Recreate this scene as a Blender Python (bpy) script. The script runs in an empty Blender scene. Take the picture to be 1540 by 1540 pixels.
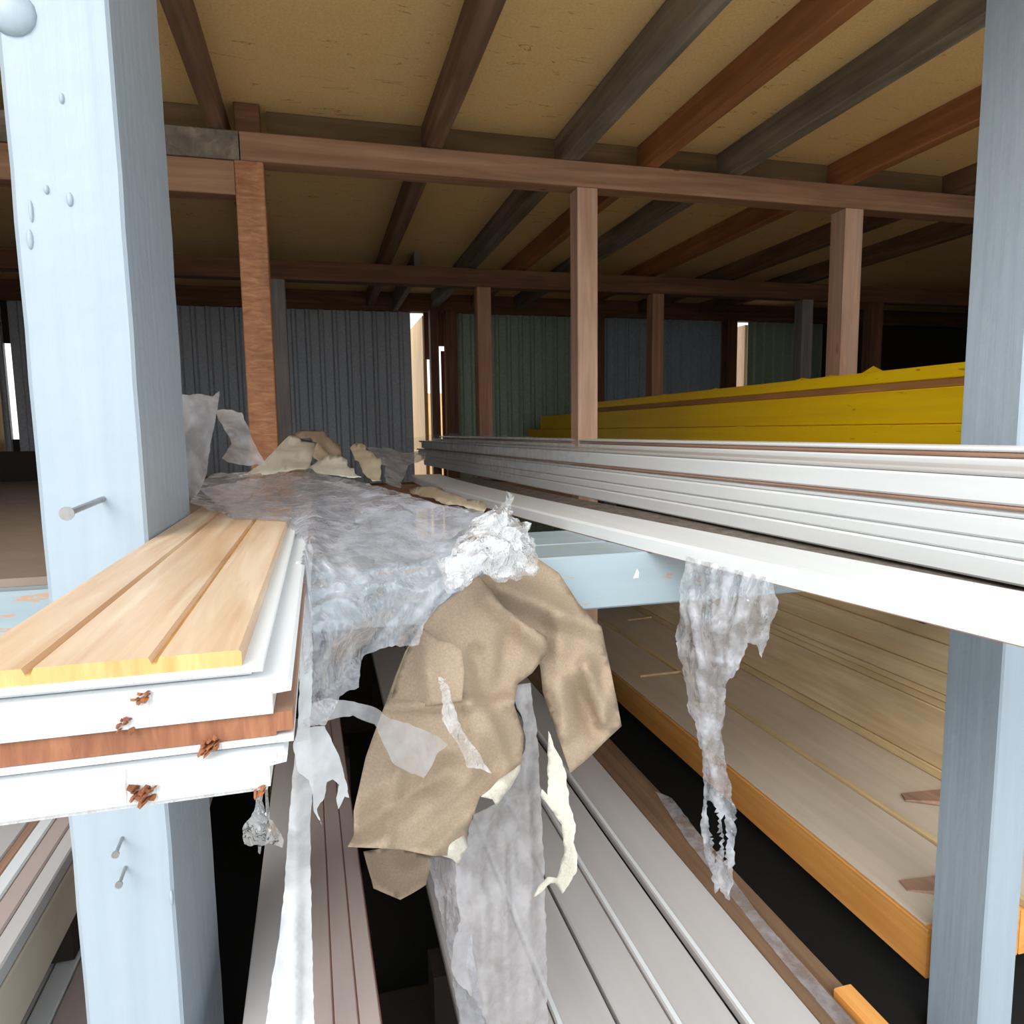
import bpy, bmesh, math, random
import numpy as np
from mathutils import Vector, Matrix, noise, geometry

random.seed(7)
S = bpy.context.scene
COL = S.collection

# ------------------------------------------------------------------ camera
F = 1070.0                                  # focal length in pixels of the 1540 frame
CAM = np.array([0.0, 0.0, 1.5])
_d = np.array([480 - 770, 650 - 770, F]); _d /= np.linalg.norm(_d)      # where the boards run to
_v = np.array([900 - 770, 10000 - 770, F]); _v -= _v.dot(_d) * _d; _v /= np.linalg.norm(_v)
_r = np.cross(_v, _d)
if _r[0] < 0: _r = -_r
MW = np.stack([_r, _d, -_v], 1)             # world -> camera (x right, y down, z forward)

def ray(px, py):
    return MW.T @ np.array([px - 770.0, py - 770.0, F])

def at(px, py, X=None, Y=None, Z=None):
    q = ray(px, py)
    t = X / q[0] if X is not None else (Y / q[1] if Y is not None else (Z - CAM[2]) / q[2])
    return CAM + q * t

cam = bpy.data.cameras.new('camera')
cam.sensor_width = 36.0
cam.lens = 36.0 * F / 1540.0
cam.clip_start = 0.02
co = bpy.data.objects.new('camera', cam)
R = np.stack([MW[0], -MW[1], -MW[2]], 1)    # camera axes in the world: x right, y up, z back
co.matrix_world = Matrix([[*R[0], CAM[0]], [*R[1], CAM[1]], [*R[2], CAM[2]], [0, 0, 0, 1]])
COL.objects.link(co)
S.camera = co

# ------------------------------------------------------------------ daylight
w = bpy.data.worlds.new('world'); S.world = w; w.use_nodes = True
bg = w.node_tree.nodes['Background']
bg.inputs[0].default_value = (0.86, 0.94, 1.0, 1)
bg.inputs[1].default_value = 1.0
sl = bpy.data.lights.new('hazy_sun', 'SUN')
sl.energy = 1.2; sl.angle = math.radians(35); sl.color = (1.0, 0.97, 0.92)
so = bpy.data.objects.new('hazy_sun', sl); COL.objects.link(so)
so.rotation_euler = Vector((0.45, 0.75, -0.62)).to_track_quat('-Z', 'Y').to_euler()
S.view_settings.view_transform = 'Standard'
S.view_settings.look = 'None'
S.view_settings.gamma = 1.0
S.view_settings.use_curve_mapping = False
S.view_settings.exposure = 1.1
S.cycles.use_denoising = True
S.cycles.max_bounces = 10
S.cycles.transparent_max_bounces = 16

# ------------------------------------------------------------------ materials
def lin(c):
    return tuple((x / 255 / 12.92 if x / 255 <= 0.04045 else ((x / 255 + 0.055) / 1.055) ** 2.4) for x in c) + (1,)

def new_mat(name):
    m = bpy.data.materials.new(name); m.use_nodes = True
    nt = m.node_tree
    return m, nt, nt.nodes['Principled BSDF']

def nd(nt, t, **k):
    n = nt.nodes.new(t)
    for a, b in k.items(): setattr(n, a, b)
    return n

def coords(nt, scale):
    """object coordinates, shifted by a random amount for each object, then stretched"""
    tc = nd(nt, 'ShaderNodeTexCoord'); oi = nd(nt, 'ShaderNodeObjectInfo')
    mul = nd(nt, 'ShaderNodeMath', operation='MULTIPLY'); mul.inputs[1].default_value = 37.0
    nt.links.new(oi.outputs['Random'], mul.inputs[0])
    ad = nd(nt, 'ShaderNodeVectorMath', operation='ADD')
    nt.links.new(tc.outputs['Object'], ad.inputs[0]); nt.links.new(mul.outputs[0], ad.inputs[1])
    mp = nd(nt, 'ShaderNodeMapping'); mp.inputs['Scale'].default_value = scale
    nt.links.new(ad.outputs[0], mp.inputs[0])
    return mp

def ramp(nt, stops):
    r = nd(nt, 'ShaderNodeValToRGB')
    e = r.color_ramp.elements
    e[0].position, e[0].color = stops[0]; e[1].position, e[1].color = stops[-1]
    for p, c in stops[1:-1]:
        x = e.new(p); x.color = c
    return r

AX = {'X': (1, 0, 0), 'Y': (0, 1, 0), 'Z': (0, 0, 1)}
def wood(name, light, dark, axis='Y', fine=26.0, along=1.1, rough=0.6, knots=0.0, knot=(90, 50, 30), bump=0.15, vary=0.25, coat=0.0):
    m, nt, b = new_mat(name)
    sc = [fine, fine, fine]; sc['XYZ'.index(axis)] = along
    mp = coords(nt, sc)
    n1 = nd(nt, 'ShaderNodeTexNoise'); n1.inputs['Detail'].default_value = 6; n1.inputs['Scale'].default_value = 1.0
    n1.inputs['Distortion'].default_value = 0.8; n1.inputs['Roughness'].default_value = 0.62
    nt.links.new(mp.outputs[0], n1.inputs['Vector'])
    r = ramp(nt, [(0.33, lin(dark)), (0.52, tuple((a + c) / 2 for a, c in zip(lin(light), lin(dark)))), (0.66, lin(light))])
    nt.links.new(n1.outputs['Fac'], r.inputs[0])
    col = r.outputs[0]
    sc2 = [3.0, 3.0, 3.0]; sc2['XYZ'.index(axis)] = 0.7
    mp2 = coords(nt, sc2)
    n2 = nd(nt, 'ShaderNodeTexNoise'); n2.inputs['Detail'].default_value = 2
    nt.links.new(mp2.outputs[0], n2.inputs['Vector'])
    mx = nd(nt, 'ShaderNodeMix', data_type='RGBA', blend_type='MULTIPLY')
    rr = ramp(nt, [(0.3, (1 - vary, 1 - vary, 1 - vary, 1)), (0.7, (1, 1, 1, 1))])
    nt.links.new(n2.outputs['Fac'], rr.inputs[0])
    mx.inputs[0].default_value = 1.0
    nt.links.new(col, mx.inputs[6]); nt.links.new(rr.outputs[0], mx.inputs[7])
    col = mx.outputs[2]
    if knots:
        sc3 = [9.0, 9.0, 9.0]; sc3['XYZ'.index(axis)] = 3.2
        mp3 = coords(nt, sc3)
        vo = nd(nt, 'ShaderNodeTexVoronoi'); vo.inputs['Scale'].default_value = 1.0
        nt.links.new(mp3.outputs[0], vo.inputs['Vector'])
        kr = ramp(nt, [(0.0, (1, 1, 1, 1)), (knots * 0.6, (0.8, 0.8, 0.8, 1)), (knots, (0, 0, 0, 1))])
        nt.links.new(vo.outputs['Distance'], kr.inputs[0])
        mk = nd(nt, 'ShaderNodeMix', data_type='RGBA')
        nt.links.new(kr.outputs[0], mk.inputs[0]); nt.links.new(col, mk.inputs[6])
        mk.inputs[7].default_value = lin(knot)
        col = mk.outputs[2]
    nt.links.new(col, b.inputs['Base Color'])
    b.inputs['Roughness'].default_value = rough
    if coat: b.inputs['Coat Weight'].default_value = coat
    bp = nd(nt, 'ShaderNodeBump'); bp.inputs['Strength'].default_value = bump; bp.inputs['Distance'].default_value = 0.004
    nt.links.new(n1.outputs['Fac'], bp.inputs['Height']); nt.links.new(bp.outputs[0], b.inputs['Normal'])
    return m

def paint(name, base, second=None, rough=0.45, axis='Z', bump=0.25, fine=30.0, along=2.0, amount=0.5, spec=0.5, chips=None, chip_at=0.62):
    """brushed paint: a faint streak of a second tone, brush bump and optional bare patches"""
    m, nt, b = new_mat(name)
    sc = [fine, fine, fine]; sc['XYZ'.index(axis)] = along
    mp = coords(nt, sc)
    n1 = nd(nt, 'ShaderNodeTexNoise'); n1.inputs['Detail'].default_value = 5; n1.inputs['Scale'].default_value = 1.0
    nt.links.new(mp.outputs[0], n1.inputs['Vector'])
    second = second or tuple(int(x * 0.95) for x in base)
    r = ramp(nt, [(0.5 - amount / 2, lin(second)), (0.5 + amount / 2, lin(base))])
    nt.links.new(n1.outputs['Fac'], r.inputs[0])
    col = r.outputs[0]
    if chips:
        sc2 = [14.0, 14.0, 14.0]; sc2['XYZ'.index(axis)] = 2.6
        mp2 = coords(nt, sc2)
        n2 = nd(nt, 'ShaderNodeTexNoise'); n2.inputs['Detail'].default_value = 8; n2.inputs['Roughness'].default_value = 0.65
        nt.links.new(mp2.outputs[0], n2.inputs['Vector'])
        cr = ramp(nt, [(chip_at, (0, 0, 0, 1)), (chip_at + 0.02, (1, 1, 1, 1))])
        nt.links.new(n2.outputs['Fac'], cr.inputs[0])
        mk = nd(nt, 'ShaderNodeMix', data_type='RGBA')
        nt.links.new(cr.outputs[0], mk.inputs[0]); nt.links.new(col, mk.inputs[6]); mk.inputs[7].default_value = lin(chips)
        col = mk.outputs[2]
    nt.links.new(col, b.inputs['Base Color'])
    b.inputs['Roughness'].default_value = rough
    b.inputs['Specular IOR Level'].default_value = spec
    n3 = nd(nt, 'ShaderNodeTexNoise'); n3.inputs['Scale'].default_value = 22; n3.inputs['Detail'].default_value = 4
    mp3 = coords(nt, (1, 1, 1)); nt.links.new(mp3.outputs[0], n3.inputs['Vector'])
    ad = nd(nt, 'ShaderNodeMath', operation='ADD')
    nt.links.new(n1.outputs['Fac'], ad.inputs[0]); nt.links.new(n3.outputs['Fac'], ad.inputs[1])
    bp = nd(nt, 'ShaderNodeBump'); bp.inputs['Strength'].default_value = bump; bp.inputs['Distance'].default_value = 0.004
    nt.links.new(ad.outputs[0], bp.inputs['Height']); nt.links.new(bp.outputs[0], b.inputs['Normal'])
    return m

def plain(name, c, rough=0.6, metal=0.0, spec=0.5, mottle=0.12, scale=12.0):
    m, nt, b = new_mat(name)
    mp = coords(nt, (scale, scale, scale))
    n1 = nd(nt, 'ShaderNodeTexNoise'); n1.inputs['Detail'].default_value = 5
    nt.links.new(mp.outputs[0], n1.inputs['Vector'])
    r = ramp(nt, [(0.3, lin(tuple(int(x * (1 - mottle)) for x in c))), (0.7, lin(c))])
    nt.links.new(n1.outputs['Fac'], r.inputs[0]); nt.links.new(r.outputs[0], b.inputs['Base Color'])
    b.inputs['Roughness'].default_value = rough; b.inputs['Metallic'].default_value = metal
    b.inputs['Specular IOR Level'].default_value = spec
    return m

def film(name, tint, lo, hi, rough=0.16, scale=5.0, bump=0.12, bscale=16.0, gloss=0.28, shine=0.45):
    """thin plastic film: part clear, part milky, glossy, softly creased"""
    m, nt, b = new_mat(name)
    out = nt.nodes['Material Output']
    nt.nodes.remove(b)
    df = nd(nt, 'ShaderNodeBsdfDiffuse'); df.inputs[0].default_value = lin(tint)
    tl = nd(nt, 'ShaderNodeBsdfTranslucent'); tl.inputs[0].default_value = lin(tint)
    m1 = nd(nt, 'ShaderNodeMixShader'); m1.inputs[0].default_value = 0.4
    nt.links.new(df.outputs[0], m1.inputs[1]); nt.links.new(tl.outputs[0], m1.inputs[2])
    tr = nd(nt, 'ShaderNodeBsdfTransparent')
    mp = coords(nt, (scale, scale, scale))
    n1 = nd(nt, 'ShaderNodeTexNoise'); n1.inputs['Detail'].default_value = 3; n1.inputs['Distortion'].default_value = 0.2
    nt.links.new(mp.outputs[0], n1.inputs['Vector'])
    mr = nd(nt, 'ShaderNodeMapRange'); mr.inputs[1].default_value = 0.35; mr.inputs[2].default_value = 0.65
    mr.inputs[3].default_value = lo; mr.inputs[4].default_value = hi
    nt.links.new(n1.outputs['Fac'], mr.inputs[0])
    m2 = nd(nt, 'ShaderNodeMixShader')
    nt.links.new(mr.outputs[0], m2.inputs[0]); nt.links.new(tr.outputs[0], m2.inputs[1]); nt.links.new(m1.outputs[0], m2.inputs[2])
    gl = nd(nt, 'ShaderNodeBsdfGlossy'); gl.inputs['Roughness'].default_value = rough
    gl.inputs[0].default_value = (1, 1, 1, 1)
    lw = nd(nt, 'ShaderNodeLayerWeight'); lw.inputs[0].default_value = gloss
    m3 = nd(nt, 'ShaderNodeMixShader')
    mu = nd(nt, 'ShaderNodeMath', operation='MULTIPLY'); mu.inputs[1].default_value = shine
    nt.links.new(lw.outputs['Facing'], mu.inputs[0]); nt.links.new(mu.outputs[0], m3.inputs[0]); nt.links.new(m2.outputs[0], m3.inputs[1]); nt.links.new(gl.outputs[0], m3.inputs[2])
    nt.links.new(m3.outputs[0], out.inputs['Surface'])
    mpb = coords(nt, (bscale, bscale, bscale * 0.55))
    hs = None
    for k, (sc_, am_) in enumerate(((1.0, 1.0), (2.7, 0.45))):
        vo = nd(nt, 'ShaderNodeTexNoise'); vo.inputs['Scale'].default_value = sc_; vo.inputs['Detail'].default_value = 1; vo.inputs['Distortion'].default_value = 0.6
        nt.links.new(mpb.outputs[0], vo.inputs['Vector'])
        sb = nd(nt, 'ShaderNodeMath', operation='SUBTRACT'); sb.inputs[1].default_value = 0.5
        ab = nd(nt, 'ShaderNodeMath', operation='ABSOLUTE')
        mu2 = nd(nt, 'ShaderNodeMath', operation='MULTIPLY'); mu2.inputs[1].default_value = -am_
        nt.links.new(vo.outputs['Fac'], sb.inputs[0]); nt.links.new(sb.outputs[0], ab.inputs[0]); nt.links.new(ab.outputs[0], mu2.inputs[0])
        if hs is None: hs = mu2.outputs[0]
        else:
            ad = nd(nt, 'ShaderNodeMath', operation='ADD'); nt.links.new(hs, ad.inputs[0]); nt.links.new(mu2.outputs[0], ad.inputs[1]); hs = ad.outputs[0]
    bp = nd(nt, 'ShaderNodeBump'); bp.inputs['Strength'].default_value = bump; bp.inputs['Distance'].default_value = 0.02
    nt.links.new(hs, bp.inputs['Height'])
    nt.links.new(bp.outputs[0], gl.inputs['Normal']); nt.links.new(bp.outputs[0], lw.inputs['Normal'])
    return m

def kraft(name, c, rough=0.75, trans=0.12):
    m, nt, b = new_mat(name)
    out = nt.nodes['Material Output']
    mp = coords(nt, (60, 60, 60))
    n1 = nd(nt, 'ShaderNodeTexNoise'); n1.inputs['Detail'].default_value = 6
    nt.links.new(mp.outputs[0], n1.inputs['Vector'])
    r = ramp(nt, [(0.3, lin(tuple(int(x * 0.9) for x in c))), (0.7, lin(c))])
    nt.links.new(n1.outputs['Fac'], r.inputs[0]); nt.links.new(r.outputs[0], b.inputs['Base Color'])
    b.inputs['Roughness'].default_value = rough
    tl = nd(nt, 'ShaderNodeBsdfTranslucent'); nt.links.new(r.outputs[0], tl.inputs[0])
    mx = nd(nt, 'ShaderNodeMixShader'); mx.inputs[0].default_value = trans
    nt.links.new(b.outputs[0], mx.inputs[1]); nt.links.new(tl.outputs[0], mx.inputs[2])
    nt.links.new(mx.outputs[0], out.inputs['Surface'])
    return m

M = {
 'post': paint('blue_white_post_paint', (166, 178, 188), (157, 170, 181), rough=0.42, axis='Z', bump=0.35, fine=40),
 'beam': paint('worn_blue_beam_paint', (160, 176, 184), (150, 166, 174), rough=0.5, axis='X', chips=(186, 150, 124), chip_at=0.61),
 'pine_top': wood('fresh_pine_lining', (230, 206, 176), (206, 166, 128), 'Y', fine=34, along=2.2, rough=0.42, vary=0.12, bump=0.08),
 'pine_end': wood('sawn_pine_end', (226, 186, 124), (206, 158, 94), 'Z', fine=60, along=8, rough=0.6, vary=0.1),
 'groove': plain('groove_ochre', (206, 152, 84)),
 'white': paint('white_primer', (238, 240, 240), (230, 232, 233), rough=0.38, axis='Y', bump=0.08, fine=40, along=1),
 'white_end': paint('white_sprayed_end', (224, 224, 224), (192, 190, 190), rough=0.6, axis='Z', bump=0.8, fine=220, along=40, amount=0.5),
 'brown_end': wood('raw_brown_end', (176, 118, 84), (138, 84, 58), 'Z', fine=90, along=14, rough=0.7),
 'splinter': wood('splintered_wood', (176, 112, 70), (128, 74, 46), 'Y', fine=60, rough=0.75),
 'edge_brown': wood('raw_board_edge', (186, 150, 128), (164, 124, 102), 'Y', fine=40, rough=0.65),
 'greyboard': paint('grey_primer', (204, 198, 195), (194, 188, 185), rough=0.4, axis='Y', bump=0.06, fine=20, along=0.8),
 'mauve': paint('mauve_grey_primer', (190, 172, 165), (180, 162, 155), rough=0.5, axis='Y', bump=0.06, fine=20, along=0.8),
 'redwood': plain('red_brown_edge', (132, 84, 66)),
 'yellow': paint('formwork_yellow', (252, 206, 0), (236, 186, 2), rough=0.5, axis='Y', bump=0.12, fine=34, along=1.2, chips=(180, 140, 20), chip_at=0.66),
 'yellow_edge': wood('formwork_raw_edge', (196, 140, 84), (160, 104, 58), 'Y', fine=40),
 'redpost': wood('red_brown_post', (190, 138, 108), (150, 100, 74), 'Z', fine=26, rough=0.7, knots=0.10),
 'sawnpost': wood('rough_sawn_post', (200, 144, 102), (160, 104, 70), 'Z', fine=14, along=60, rough=0.75, knots=0.06, bump=0.4),
 'pinkpost': wood('pink_planed_post', (226, 190, 166), (200, 152, 122), 'Z', fine=22, rough=0.6, knots=0.13, knot=(120, 56, 46)),
 'darkpost': wood('dark_brown_post', (132, 86, 58), (92, 56, 36), 'Z', fine=24, rough=0.75, knots=0.08),
 'greypost': wood('grey_violet_post', (160, 148, 142), (128, 118, 114), 'Z', fine=24, rough=0.75),
 'plate': wood('red_brown_plate', (178, 136, 106), (142, 99, 70), 'X', fine=24, rough=0.7, knots=0.07),
 'plate_dark': wood('dark_red_plate', (134, 92, 62), (98, 62, 40), 'X', fine=24, rough=0.75),
 'noggin': wood('dark_noggin', (128, 102, 70), (100, 78, 50), 'X', fine=20, rough=0.8),
 'rafter_brown': wood('brown_rafter', (140, 108, 84), (106, 76, 56), 'Y', fine=24, rough=0.75),
 'rafter_grey': wood('grey_rafter', (150, 138, 122), (112, 100, 86), 'Y', fine=22, rough=0.8, vary=0.4),
 'rafter_orange': wood('orange_rafter', (178, 118, 72), (144, 88, 48), 'Y', fine=24, rough=0.7),
 'ceil': None,
 'tin_grey': plain('grey_sheet_metal', (176, 177, 182), rough=0.5, spec=0.4),
 'tin_green': plain('green_sheet_metal', (150, 164, 140), rough=0.5, spec=0.4),
 'tin_blue': plain('blue_grey_sheet_metal', (150, 155, 162), rough=0.5, spec=0.4),
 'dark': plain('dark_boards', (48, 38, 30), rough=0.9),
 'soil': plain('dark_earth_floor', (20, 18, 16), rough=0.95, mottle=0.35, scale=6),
 'gravel': plain('pale_gravel_yard', (206, 202, 194), rough=0.95, mottle=0.25, scale=20),
 'brown_sheet': plain('brown_hardboard', (150, 132, 118), rough=0.55, mottle=0.08, scale=3),
 'glulam': wood('honey_glulam', (250, 184, 106), (230, 152, 72), 'Y', fine=24, along=0.8, rough=0.5, knots=0.045, knot=(150, 88, 40), vary=0.15),
 'planed': wood('grey_beige_planed_top', (220, 204, 184), (210, 192, 172), 'Y', fine=18, along=0.9, rough=0.55, knots=0.035, knot=(140, 116, 92), vary=0.08, bump=0.04),
 'spruce': wood('pale_spruce', (246, 224, 184), (222, 190, 142), 'Y', fine=22, along=0.9, rough=0.55, knots=0.075, knot=(150, 104, 70), vary=0.15),
 'lath': wood('pale_lath', (238, 212, 164), (220, 190, 138), 'Y', fine=40, rough=0.6),
 'steel': plain('nail_steel', (176, 174, 172), rough=0.4, metal=0.9, spec=0.5),
 'film': film('clear_film', (240, 243, 252), 0.22, 0.60, rough=0.09, bump=0.6, bscale=20, gloss=0.35, shine=0.75),
 'film_thin': film('thin_film', (238, 241, 252), 0.22, 0.5, rough=0.12, bump=0.2, bscale=9, shine=0.5),
 'film_wrap': film('stretched_wrap_film', (240, 243, 250), 0.06, 0.22, rough=0.2, bump=0.1, bscale=6, gloss=0.1, shine=0.15),
 'film_milky': film('milky_film', (244, 246, 248), 0.72, 0.95, rough=0.25, bump=0.25, bscale=12, gloss=0.15),
 'film_bunch': film('bunched_film', (246, 248, 252), 0.18, 0.55, rough=0.05, bump=0.8, bscale=38, gloss=0.45, shine=0.95),
 'film_grey': film('grey_dusty_film', (212, 208, 210), 0.42, 0.75, rough=0.2, bump=0.3, bscale=10, gloss=0.2, shine=0.5),
 'dusty_grey': plain('dusty_grey_board', (132, 120, 108), rough=0.8, mottle=0.35, scale=9),
 'dusty_brown': wood('dusty_brown_edge', (150, 120, 94), (120, 90, 66), 'Y', fine=30),
 'kraft': kraft('brown_kraft_paper', (180, 158, 134)),
 'kraft_pale': kraft('pale_kraft_paper', (214, 198, 172)),
 'cream': kraft('cream_paper', (238, 232, 216), trans=0.2),
 'tan': wood('tan_outdoor_board', (222, 178, 120), (206, 160, 104), 'Z', fine=24),
 'peach': wood('peach_board', (226, 186, 148), (206, 164, 126), 'Z', fine=24),
}
def ceiling_mat():
    m, nt, b = new_mat('ochre_particle_board')
    mp = coords(nt, (30, 30, 30))
    n1 = nd(nt, 'ShaderNodeTexNoise'); n1.inputs['Detail'].default_value = 8
    nt.links.new(mp.outputs[0], n1.inputs['Vector'])
    r = ramp(nt, [(0.3, lin((222, 184, 124))), (0.7, lin((236, 200, 138)))])
    nt.links.new(n1.outputs['Fac'], r.inputs[0])
    mp2 = coords(nt, (1.1, 3.4, 1))
    n2 = nd(nt, 'ShaderNodeTexNoise'); n2.inputs['Detail'].default_value = 6; n2.inputs['Distortion'].default_value = 2
    nt.links.new(mp2.outputs[0], n2.inputs['Vector'])
    r2 = ramp(nt, [(0.655, (0, 0, 0, 1)), (0.675, (1, 1, 1, 1)), (0.69, (0, 0, 0, 1))])
    nt.links.new(n2.outputs['Fac'], r2.inputs[0])
    mk = nd(nt, 'ShaderNodeMix', data_type='RGBA'); mk.inputs[7].default_value = lin((150, 116, 50))
    nt.links.new(r2.outputs[0], mk.inputs[0]); nt.links.new(r.outputs[0], mk.inputs[6])
    nt.links.new(mk.outputs[2], b.inputs['Base Color'])
    b.inputs['Roughness'].default_value = 0.85
    return m
M['ceil'] = ceiling_mat()

# ------------------------------------------------------------------ builders
def link(name, verts, faces, mat, parent=None, smooth=False, base=False, mats=None, fmat=None):
    """one mesh object with its origin at the middle (or the base) of its geometry"""
    V = np.array(verts, float)
    lo, hi = V.min(0), V.max(0)
    o0 = (lo + hi) / 2
    if base: o0[2] = lo[2]
    me = bpy.data.meshes.new(name)
    me.from_pydata([tuple(v - o0) for v in V], [], faces)
    for mm in (mats or [mat]): me.materials.append(mm)
    if fmat:
        for p, i in zip(me.polygons, fmat): p.material_index = i
    bm = bmesh.new(); bm.from_mesh(me)
    bmesh.ops.recalc_face_normals(bm, faces=bm.faces)
    bm.to_mesh(me); bm.free()
    if smooth:
        for p in me.polygons: p.use_smooth = True
    o = bpy.data.objects.new(name, me); COL.objects.link(o)
    o.location = o0
    if parent:
        o.parent = parent
        o.location = Vector(o0) - parent.location
    return o

def tag(o, label, cat, group=None, kind=None):
    o['label'] = label; o['category'] = cat
    if group: o['group'] = group
    if kind: o['kind'] = kind
    return o

def struct(o, label=None):
    o['kind'] = 'structure'
    if label: o['label'] = label
    return o

def chamfer(x0, x1, z0, z1, c):
    c = min(c, (x1 - x0) * 0.3, (z1 - z0) * 0.3)
    return [(x0 + c, z0), (x1 - c, z0), (x1, z0 + c), (x1, z1 - c), (x1 - c, z1), (x0 + c, z1), (x0, z1 - c), (x0, z0 + c)]

def extrude(name, prof, path, mat, parent=None, axis='Y', base=False, end_mat=None, smooth=False):
    """sweep a profile (u, v) along path points (u0, t, v0); axis names the way t runs"""
    n = len(prof); V = []; Fc = []; fm = []
    for (u0, t, v0) in path:
        for (u, v) in prof:
            if axis == 'Y': V.append((u0 + u, t, v0 + v))
            elif axis == 'X': V.append((t, u0 + u, v0 + v))
            else: V.append((u0 + u, v0 + v, t))
    for k in range(len(path) - 1):
        for i in range(n):
            j = (i + 1) % n
            Fc.append((k * n + i, k * n + j, (k + 1) * n + j, (k + 1) * n + i)); fm.append(0)
    Fc.append(tuple(range(n))); fm.append(1 if end_mat else 0)
    Fc.append(tuple((len(path) - 1) * n + i for i in range(n))); fm.append(1 if end_mat else 0)
    return link(name, V, Fc, mat, parent, base=base, mats=[mat, end_mat] if end_mat else None, fmat=fm, smooth=smooth)

def bar(name, x0, x1, y0, y1, z0, z1, mat, axis='Y', c=0.003, parent=None, base=False, end_mat=None, wob=0.0, seed=0):
    """a timber with eased edges; wob bends it very slightly like sawn timber"""
    rnd = random.Random(seed + sum(map(ord, name)))
    if axis == 'Y':
        prof, t0, t1 = chamfer(x0, x1, z0, z1, c), y0, y1
    elif axis == 'X':
        prof, t0, t1 = chamfer(y0, y1, z0, z1, c), x0, x1
    else:
        prof, t0, t1 = chamfer(x0, x1, y0, y1, c), z0, z1
    n = 8 if wob else 2
    path = [(wob * rnd.uniform(-1, 1) if 0 < i < n - 1 else 0, t0 + (t1 - t0) * i / (n - 1), 0) for i in range(n)]
    return extrude(name, prof, path, mat, parent, axis, base, end_mat)

def tube(name, p0, p1, r0, r1, mat, parent=None, n=10):
    p0, p1 = Vector(p0), Vector(p1); d = (p1 - p0).normalized()
    a = d.orthogonal().normalized(); b = d.cross(a)
    V = []; Fc = []
    for p, r in ((p0, r0), (p1, r1)):
        for i in range(n):
            t = 2 * math.pi * i / n
            V.append(tuple(p + a * r * math.cos(t) + b * r * math.sin(t)))
    for i in range(n):
        j = (i + 1) % n; Fc.append((i, j, n + j, n + i))
    Fc += [tuple(range(n)), tuple(range(n, 2 * n))]
    return link(name, V, Fc, mat, parent)

def rbf(ctrl):
    P = np.array([(c[0], c[1]) for c in ctrl], float) / 100.0; y = np.array([c[2] for c in ctrl], float)
    n = len(P)
    D = np.linalg.norm(P[:, None] - P[None], axis=2)
    A = np.zeros((n + 3, n + 3)); A[:n, :n] = D + np.eye(n) * 1e-3; A[:n, n] = 1; A[:n, n + 1:] = P; A[n, :n] = 1; A[n + 1:, :n] = P.T
    w_ = np.linalg.lstsq(A, np.concatenate([y, [0, 0, 0]]), rcond=None)[0]
    def f(px, py):
        q = np.array([px, py]) / 100.0
        return float(np.linalg.norm(P - q, axis=1) @ w_[:n] + w_[n] + q @ w_[n + 1:])
    return f

def inside(p, poly):
    x, y = p; c = False; n = len(poly)
    for i in range(n):
        x0, y0 = poly[i]; x1, y1 = poly[i - 1]
        if (y0 > y) != (y1 > y) and x < (x1 - x0) * (y - y0) / (y1 - y0) + x0: c = not c
    return c

def ridged(v, s, seed):
    a = noise.noise(Vector((v[0] * s + seed, v[1] * s, v[2] * s + seed * 1.7)))
    return 1 - 2 * abs(a)

RESTS = []          # (x0, x1, y0, y1, top) of what the film lies on
def rest(v):
    for (x0, x1, y0, y1, zt) in RESTS:
        if x0 < v.x < x1 and y0 < v.y < y1 and zt - 0.11 < v.z < zt + 0.0015: v.z = zt + 0.0015
    return tuple(v)

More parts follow.
